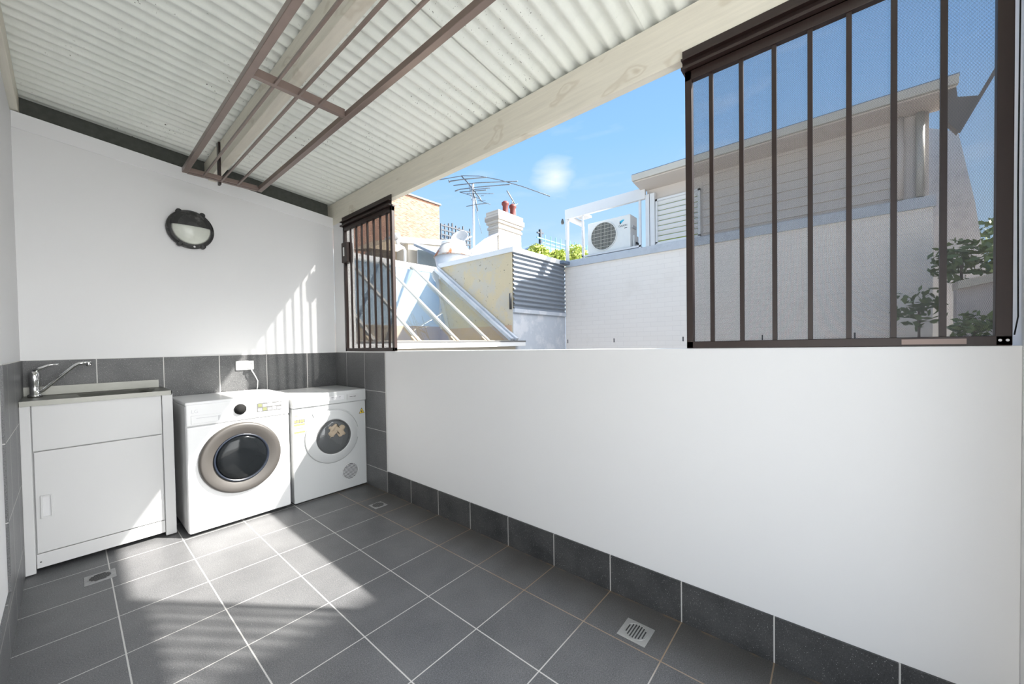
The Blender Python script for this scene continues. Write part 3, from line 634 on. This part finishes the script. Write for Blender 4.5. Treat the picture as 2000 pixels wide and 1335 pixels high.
# --- steel frame over the air conditioner
ca = thing('condenser_cage', (4.5, -.57, 2.75), 'white steel frame round the air conditioner on the brick wall', 'frame')
MB().box(XW - .03, XW + .03, 0.19, -1.322, 3.52, 3.70).build('top_fascia', 'white_ext', ca, 0.003)
MB().box(XW + .03, XW + .62, 0.19, 0.15, 3.52, 3.62).build('side_rail', 'white_ext', ca)
MB().box(XW + .03, XW + .62, -0.02, 0.19, 3.66, 3.70).build('roof_strip', 'white_ext', ca)
for y, w_, xx in ((0.165, .05, XW - .02), (-0.165, .025, XW - .01), (-1.225, .035, XW - .01), (0.165, .04, XW + .58)):
    MB().box(xx, xx + w_, y - w_ / 2, y + w_ / 2, 2.745, 3.52).build('post', 'white_ext', ca)
MB().box(XW - .01, XW + .03, -0.15, -1.24, 2.762, 2.792).build('bottom_rail', 'white_ext', ca)
for i in range(5): MB().bar((XW + .1, -0.2 - i * .2, 2.76), (XW + .1, -0.38 - i * .2, 2.78), 0.03, 0.02).build('support_bracket', 'white_ext', ca)
MB().lathe((XW - .02, 0.25, 3.45), (0, 0, 1), [(0.022, 0), (0.03, 0.03), (0.022, 0.07), (0.01, 0.10)], 10).build('floodlight', 'grille_dark', ca)

ac = thing('air_conditioner', (4.75, -.6, 2.80), 'ivory outdoor air conditioner unit inside the white frame', 'air conditioner')
AX = XW + .06
MB().box(AX, AX + .30, -0.235, -1.035, 2.800, 3.365).build('casing', 'ac', ac, 0.012, 2)
fc = (AX, -0.545, 3.085)
MB().lathe(fc, (-1, 0, 0), [(0.245, 0), (0.245, 0.006), (0.228, 0.008)], 40).build('fan_well', 'grille_dark', ac)
gr = MB().lathe(fc, (-1, 0, 0), [(0.252, 0), (0.252, 0.014), (0.238, 0.014), (0.236, 0.006)], 40).build('fan_guard', 'ac', ac)
for i in range(-8, 9):
    d = i * .027; h = math.sqrt(.236**2 - d * d)
    MB().bar((AX - .012, fc[1] + d, fc[2] - h), (AX - .012, fc[1] + d, fc[2] + h), 0.008, 0.006).build('guard_wire', 'grille_wire', gr)
for i in range(-3, 4):
    d = i * .062; h = math.sqrt(.236**2 - d * d)
    MB().bar((AX - .015, fc[1] - h, fc[2] + d), (AX - .015, fc[1] + h, fc[2] + d), 0.006, 0.008).build('guard_wire', 'grille_wire', gr)
MB().box(AX + .08, AX + .26, -1.035, -1.075, 2.83, 3.02).build('valve_cover', 'ac', ac, 0.01)
MB().box(AX + .05, AX + .22, -1.035, -1.055, 3.14, 3.19).build('side_handle', 'grey_plastic', ac, 0.005)
MB().tube([(AX + .15, -1.07, 2.9), (AX + .15, -1.13, 2.86), (AX + .2, -1.16, 2.78)], 0.018, 10).build('refrigerant_pipe', 'dark', ac)
for y in (-.35, -.92): MB().box(AX + .03, AX + .27, y - .03, y + .03, 2.745, 2.80).build('foot', 'dark', ac)
text('DAIKIN', 0.046, (AX - .001, -0.905, 3.19), PI / 2, -PI / 2, 'dark', ac, 'maker_lettering', 0.001)
MB().prism([(AX - .0005, -.865, 3.225), (AX - .0005, -.935, 3.285), (AX - .0005, -.915, 3.295), (AX - .0005, -.85, 3.28)], (-.002, 0, 0)).build('maker_emblem', 'logo_blue', ac)
MB().prism([(AX - .0005, -.848, 3.225), (AX - .0005, -.862, 3.225), (AX - .0005, -.872, 3.25), (AX - .0005, -.85, 3.27)], (-.002, 0, 0)).build('maker_emblem', 'dark', ac)
MB().box(AX - .001, AX, -.93, -.98, 3.14, 3.15).build('model_print', 'dark', ac)

# --- flat roofed lean-to: ochre flank, corrugated front
bk = thing('rendered_outbuilding', (3.7, 1.2, -3), 'outbuilding with peeling ochre flank and corrugated steel front', 'outbuilding')
MB().box(2.95, XW - .002, 0.232, 2.0, -3, 2.66).build('flank_wall', 'yellow_wall', bk)
MB().box(2.951, XW - .004, 0.226, 0.26, -3, 1.755).build('lower_wall', 'blue_wall', bk)
cr_ = MB(); n = 120; zA, zB = 1.765, 2.66; vs = []
for j in range(n + 1):
    z = zA + (zB - zA) * j / n; y = 0.209 - 0.015 * math.cos(2 * PI * (z - zA) / 0.076)
    vs += [(2.952, y, z), (XW - .03, y, z)]
cr_.add(vs, [(2*j, 2*j+1, 2*j+3, 2*j+2) for j in range(n)], True); cr_.build('corrugated_cladding', 'corr_ext', bk)
MB().box(2.95, XW - .02, 0.19, 0.235, 1.70, 1.765).build('base_flashing', 'blue_wall', bk, 0.006)
MB().box(2.92, XW, 0.185, 2.02, 2.655, 2.738).build('roof_capping', 'white_ext', bk, 0.004)
MB().box(4.26, 4.60, 0.10, 0.24, 2.66, 2.72).build('flashing_flap', 'dark_metal', bk, 0.01)
MB().tube([(2.90, 0.235, 2.0), (2.90, 0.235, 1.75)], 0.02, 8).build('pipe_stub', 'dark', bk)

# --- glazed lean-to skylight
sk = thing('glass_skylight', (1.2, 1.1, 1.2), 'sloping glass skylight roof with pale metal glazing bars', 'skylight')
yb_, zb_, yt_, zt_ = 0.20, 1.262, 2.03, 2.60
def sl(x, t, dz=0.): return (x, yb_ + (yt_ - yb_) * t, zb_ + (zt_ - zb_) * t + dz)
MB().prism([sl(0.16, 0), sl(2.86, 0), sl(2.86, 1), sl(0.16, 1)], (0, -.004, -.006)).build('glass', 'slope_glass', sk)
for x in (.498, 1.086, 1.712, 2.306):
    rf_ = MB().bar(sl(x, -.02, .022), sl(x, 1.0, .022), 0.036, 0.03).build('glazing_bar', 'gutter', sk)
    MB().bar(sl(x, -.03, .010), sl(x, .03, .010), 0.10, 0.012).build('bar_shoe', 'tan', rf_)
MB().bar(sl(2.84, -.02, .03), sl(2.84, 1.0, .03), 0.07, 0.05).build('glazing_bar', 'flash', sk)
MB().bar(sl(2.915, -.04, .06), sl(2.915, 1.0, .06), 0.06, 0.05).build('apron_flashing', 'flash', sk)
MB().box(0.16, 2.95, 2.01, 2.10, 2.575, 2.66).build('ridge_flashing', 'white_ext', sk, 0.005)
gt = MB().box(0.16, 3.05, 0.06, 0.16, 1.165, 1.245).build('gutter', 'white_ext', sk, 0.006)
MB().box(0.16, 3.05, 0.055, 0.17, 1.232, 1.252).build('gutter_lip', 'dkgrey', gt)
for x in (.72, 1.36, 1.9): MB().box(x - .006, x + .006, 0.056, 0.17, 1.165, 1.235).build('gutter_joint', 'gutter', gt)
MB().box(0.16, 2.94, 0.18, 0.25, -3, 1.26).build('front_wall', 'cream', sk)
MB().box(0.16, 2.94, 2.04, 2.15, -3, 2.60).build('rear_wall', 'blind', sk)
MB().box(0.16, 2.94, 2.02, 2.045, -3, 1.55).build('rear_dado', 'innerbrick', sk)
MB().box(2.93, 2.948, 0.26, 2.04, 1.0, 1.5).build('side_dado', 'innerbrick', sk)
MB().box(0.16, 2.94, 0.26, 2.02, 0.2, 0.25).build('inner_floor', 'cream', sk)

# --- roof vent, dish, aerials
base = at(885, 512, 'x', 3.62)
vn = thing('roof_vent', (base.x, base.y, 2.73), 'rusty round metal roof vent with conical skirt', 'roof vent')
bx, by = base.x + .02, base.y; zt0 = 2.60
MB().lathe((bx, by, zt0), (0, 0, 1), [(0.33, 0), (0.345, 0.18), (0.40, 0.42)], 32).build('throat', 'flash', vn)
MB().lathe((bx, by, zt0 + .42), (0, 0, 1), [(0.42, 0), (0.40, .04), (0.27, .25), (0.25, .26)], 32).build('hood', 'rust', vn)
MB().lathe((bx, by, zt0 + .68), (0, 0, 1), [(0.26, 0), (0.255, .06), (0.20, .08)], 32).build('cap', 'white_ext', vn)
dp = at(897, 463, 'x', bx + .05)
ds_ = thing('satellite_dish', tuple(dp), 'pale oval satellite dish above the roof vent', 'satellite dish')
ax_ = Vector((-.80, -.35, .50)).normalized()
MB().lathe(dp, ax_, [(0.004, -.05), (0.11, -.038), (0.185, 0.0), (0.192, 0.0), (0.115, -.050), (0.004, -.062)], 32).build('reflector', 'dish', ds_)
MB().tube([dp - ax_ * .05, dp - ax_ * .12 + Vector((0, 0, -.12)), Vector((dp.x + .12, dp.y + .05, 3.40))], 0.016, 8).build('arm', 'aerial', ds_)
MB().bar(dp + Vector((.0, 0, -.1)), dp + Vector((.26, -.10, .05)), 0.05, 0.03).build('receiver_bracket', 'aerial', ds_)

XA = 3.30
mb_ = at(926, 491, 'x', XA); mt_ = at(924, 358, 'x', XA)
an = thing('tv_aerial', (mb_.x, mb_.y, 2.738), 'tall television aerial mast with many crossed rods', 'tv aerial')
MB().tube([(mb_.x, mb_.y, 2.738), (mb_.x, mb_.y, mt_.z)], 0.021, 10).build('mast', 'mast', an)
def seg(pix, r, name, dx=0.0, par=an, mat='aerial', X=XA):
    pts = [at(u, v, 'x', X + dx) for u, v in pix]
    return MB().tube(pts, r, 7).build(name, mat, par)
bm1 = seg([(901, 343), (915, 358), (935, 384), (940, 392)], 0.013, 'boom')
seg([(922, 368), (928, 388), (933, 412)], 0.014, 'boom')
for px, r in (([(858, 351), (904, 343), (936, 343.5), (975, 351), (1020, 364), (1074, 383)], .008), ([(878, 354), (905, 350), (950, 346)], .011), ([(877, 352), (878, 356)], .016),
              ([(886, 362), (930, 357), (1011, 353.5)], .009), ([(895, 370), (935, 365), (996, 360)], .009), ([(889, 373), (897, 370)], .012), ([(918, 371), (957, 367)], .008),
              ([(898, 375), (950, 371)], .008), ([(912, 378), (964, 378)], .006), ([(898, 375), (915, 380), (937, 388)], .006), ([(935, 391), (949, 396), (958, 399)], .006),
              ([(911, 403), (930, 399), (950, 397)], .008), ([(933, 392), (949, 391)], .004), ([(940, 382), (946, 382)], .005)):
    seg(px, r, 'rod', random.uniform(-.02, .02))
seg([(916, 362), (919, 382), (925, 400), (926, 420)], 0.005, 'lead')
seg([(929, 408), (941, 456)], 0.004, 'stay_wire')

# --- chimney with sloping parapet
ch = thing('brick_chimney', (7.4, 4.2, -3), 'white painted brick chimney with corbelled top and sloping parapet', 'chimney')
cx0, cx1, cy0, cy1 = 6.86, 7.94, 4.0, 4.42
MB().box(cx0, cx1, cy0, cy1, 2.5, 5.02).build('stack', 'white_brick_x', ch)
for z0_, z1_, e_ in ((4.70, 4.78, .03), (4.86, 4.95, .05), (4.95, 5.10, .08), (5.10, 5.24, .05)): MB().box(cx0 - e_, cx1 + e_, cy0 - e_, cy1 + e_, z0_, z1_).build('corbel_course', 'white_brick_x', ch, 0.008)
pA = [at(u, v, 'y', 4.05) for u, v in [(972, 458), (960, 466), (940, 482), (919, 497)]]
MB().prism([(8.0, 4.05, 2.0), (8.0, 4.05, 4.2)] + [tuple(q_) for q_ in pA] + [(pA[-1].x, 4.05, 2.0)], (0, .25, 0)).build('parapet', 'white_ext', ch)
for i in range(3): MB().bar(pA[i] + Vector((0, .1, .03)), pA[i + 1] + Vector((0, .1, .03)), 0.34, 0.05).build('parapet_coping', 'flash', ch)
MB().prism([(pA[-1].x - .6, 4.3, 3.55), (8.0, 4.3, 3.55), (8.0, 5.85, 4.4), (pA[-1].x - .6, 5.85, 4.25)], (0, 0, -.08)).build('roof', 'dark_metal', ch)
for i, (x, z) in enumerate(((7.44, 5.24), (7.80, 5.24))):
    MB().lathe((x, 4.22, z), (0, 0, 1), [(0.10, 0), (0.088, .05), (0.085, .32), (0.115, .36), (0.115, .42), (0.07, .46), (0.06, .46)], 20).build('chimney_pot', 'pot', ch)
am = thing('tv_aerial', tuple(at(1008, 404, 'y', 4.6)), 'small tilted yagi aerial behind the chimney pots', 'tv aerial')
for px, r in (([(990, 372), (1002, 392), (1008, 404)], .022), ([(1001, 404), (1011, 398)], .016), ([(1008, 406), (1006, 398)], .02), ([(1001, 392), (1000, 398)], .014)):
    MB().tube([at(u, v, 'y', 4.6) for u, v in px], r, 7).build('rod', 'aerial', am)
MB().tube([at(1006, 402, 'y', 4.6), at(1006, 402, 'y', 4.6) + Vector((0, -.1, -2.2))], .02, 8).build('mast', 'aerial', am)

# --- cream rendered house with window and downpipe
cw = thing('rendered_house', (5.7, 6.5, -3), 'cream rendered house wall with small window below the red brick building', 'house')
pw_ = [at(u, v, 'y', 6.0) for u, v in [(772, 462), (872, 470)]]
MB().prism([(5.03, 6.0, -3), (6.9, 6.0, -3), (6.9, 6.0, 4.66), (5.03, 6.0, 4.40)], (0, 2.5, 0)).build('wall', 'cream', cw)
MB().prism([(4.4, 5.95, 4.20), (5.03, 5.95, 4.26), (6.95, 5.95, 4.53), (6.95, 5.95, 4.69), (4.4, 5.95, 4.34)], (0, .3, 0)).build('parapet', 'white_ext', cw)
wd = MB().box(5.34, 6.12, 5.985, 6.01, 3.68, 4.18).build('window', 'white_ext', cw)
MB().box(5.37, 6.09, 5.975, 5.99, 3.71, 4.15).build('pane', 'win_glass', wd)
MB().box(4.2, 5.03, 6.6, 6.8, -3, 4.2).build('recessed_wall', 'tan', cw)
MB().tube([at(u, v, 'y', 5.9) for u, v in [(776, 468), (778, 478), (788, 484), (791, 490), (791, 515)]], .04, 10).build('downpipe', 'white_ext', cw)
MB().lathe(at(775, 467, 'y', 5.9), (0, 0, 1), [(0.05, 0), (0.10, .08), (0.10, .16)], 12).build('rainwater_head', 'grey_plastic', cw)
ev = MB().prism([tuple(at(u, v, 'y', 5.2)) for u, v in [(722, 484), (766, 466), (772, 470), (772, 476), (790, 484), (776, 491)]], (-0.2, .6, .02)).build('timber_eave', 'tan', cw)
# --- red brick building
bb = thing('brick_building', (9, 14, -3), 'tall old red brick building above the rendered house', 'building')
MB().prism([(3.4, 12, -3), (11.18, 12, -3), (11.18, 12, 8.50), (9.05, 12, 8.50), (3.4, 12, 8.50)], (0, 5, 0)).build('walls', 'red_brick', bb)
MB().box(3.3, 11.26, 11.92, 17.1, 8.50, 8.58).build('roof_coping', 'grille_dark', bb)
# --- scaffolded blocks on the skyline
sc_ = thing('scaffold_tower', (28.5, 31, -3), 'distant building wrapped in dark scaffolding beyond the satellite dish', 'scaffolding')
MB().box(26.6, 30.3, 30.5, 33, -3, 13.9).build('building_core', 'towerwall', sc_)
for i in range(9):
    x = 26.2 + i * .56; MB().bar((x, 30, 11), (x, 30, 14.9 + .5 * random.random()), .13).build('standard', 'scaff', sc_)
for i in range(6): MB().bar((26.2, 30, 12.2 + i * .52), (30.8, 30, 12.3 + i * .52), .15).build('ledger', 'scaff', sc_)
gb = thing('apartment_building', (52, 33, -3), 'distant pale blue apartment block with teal scaffold netting behind the trees', 'building')
MB().prism([(43.5, 30.5, -3), (62, 30.5, -3), (62, 30.5, 17.2), (47, 30.5, 17.0), (43.5, 30.5, 14.6)], (0, 6, 0)).build('walls', 'towerwall', gb)
for i in range(3): MB().bar((44.5, 30, 14.6 + i * 1.25), (62, 30, 14.9 + i * 1.35), .18).build('scaffold_lift', 'teal', gb)
for i in range(11): x = 46.5 + i * 1.45; MB().bar((x, 29.9, 12), (x, 29.9, 17.8 + .1 * i), .10).build('scaffold_standard', 'teal', gb)
for i in range(6):
    for j in range(2): x = 47.5 + i * 2.3; MB().box(x, x + .9, 30.42, 30.5, 13.2 + j * 2.0, 14.3 + j * 2.0).build('window', 'grille_dark', gb)
crp = at(1055, 452, 'y', 31)
MB().bar((crp.x, 31, 15), (crp.x, 31, crp.z + .3), .35).build('crane_mast', 'scaff', gb)
MB().bar((crp.x - .8, 31, crp.z - .3), (crp.x + .8, 31, crp.z - .1), .22).build('crane_head', 'scaff', gb)

def leaves(c, r, n, size, sq=(1, 1, 1)):
    mb = MB()
    for _ in range(n):
        d = Vector((random.gauss(0, 1), random.gauss(0, 1), random.gauss(0, 1))).normalized() * (random.random() ** 0.4)
        p_ = Vector(c) + Vector((d.x * r * sq[0], d.y * r * sq[1], d.z * r * sq[2]))
        u = Vector((random.gauss(0, 1), random.gauss(0, 1), random.gauss(0, .6))).normalized(); w_ = u.orthogonal().normalized()
        w_.rotate(Matrix.Rotation(random.random() * 6.28, 3, u)); s_ = size * random.uniform(.6, 1.3)
        mb.add([p_ - u * s_, p_ + w_ * s_ * .45, p_ + u * s_, p_ - w_ * s_ * .45], [(0, 1, 2, 3)])
    return mb
def tree(name, c, r, n, size, mat, label, cat, base_z, sq=(1, 1, 1), group=None):
    t = thing(name, (c[0], c[1], base_z), label, cat, group)
    leaves(c, r, n, size, sq).build('foliage', mat, t)
    tr_ = MB().tube([(c[0], c[1], base_z), (c[0] + .02, c[1], (base_z + c[2]) / 2), (c[0], c[1], c[2])], max(.02, r * .07), 8, max(.01, r * .03)); tr_.build('trunk', 'bark', t)
for (u, v, r, lb_) in ((1050, 500, .85, 'sunlit yellow-green treetop, leftmost beside the corrugated roof edge'), (1090, 505, .70, 'sunlit yellow-green treetop in the middle below the apartment block'),
                       (1125, 501, .95, 'sunlit yellow-green treetop seen between the posts of the white frame')):
    p_ = at(u, v, 'y', 12); tree('tree', tuple(p_), r, 900, .16, 'leaf_y', lb_, 'tree', -3, (1, 1, 1), 'sunlit treetops beyond the roofs')

# --- behind the screened grille: end of yard
sh = thing('grey_house', (9, -6, -3), 'grey boarded house with steep roof edge seen through the screen', 'house')
MB().prism([(9, -4.7, -3), (9, -4.7, 5.3), (9, -5.24, 5.0), (9, -5.36, 4.9), (9, -5.56, 3.6), (9, -5.75, 1.7), (9, -5.8, -3)], (4, -.6, 0)).build('walls', 'flash', sh)
fn = thing('garden_wall', (3.4, -5.2, -3), 'low weathered boundary wall beyond the screen', 'wall')
MB().prism([(3.5, -4.47, -3), (3.5, -6.4, -3), (3.5, -6.4, 2.05), (3.5, -4.47, 1.62)], (.12, 0, 0)).build('panel', 'paver', fn)
MB().prism([(3.45, -4.47, 1.62), (3.45, -6.4, 2.05), (3.45, -6.4, 2.12), (3.45, -4.47, 1.69)], (.22, 0, 0)).build('coping', 'cream', fn)
tree('shrub', tuple(at(1878, 510, 'x', 3.95)), .22, 260, .045, 'leaf', 'leafy shrub showing above the boundary wall', 'shrub', -3, (1, 1, 1), 'shrubs beyond the screen')
tree('shrub', tuple(at(1905, 640, 'x', 3.1)), .14, 260, .035, 'leaf', 'small leafy shrub low at the right end of the screen', 'shrub', -3, (1, 1, 1), 'shrubs beyond the screen')
tree('shrub', tuple(at(1795, 600, 'x', 4.0)), .2, 160, .045, 'leaf', 'climbing shrub against the downpipes of the brick wall', 'shrub', -3, (.5, 1.0, 1.2), 'shrubs beyond the screen')
tree('tree', tuple(at(1950, 520, 'x', 17)), 1.5, 1500, .14, 'leaf', 'green tree rising behind the grey house', 'tree', -3)
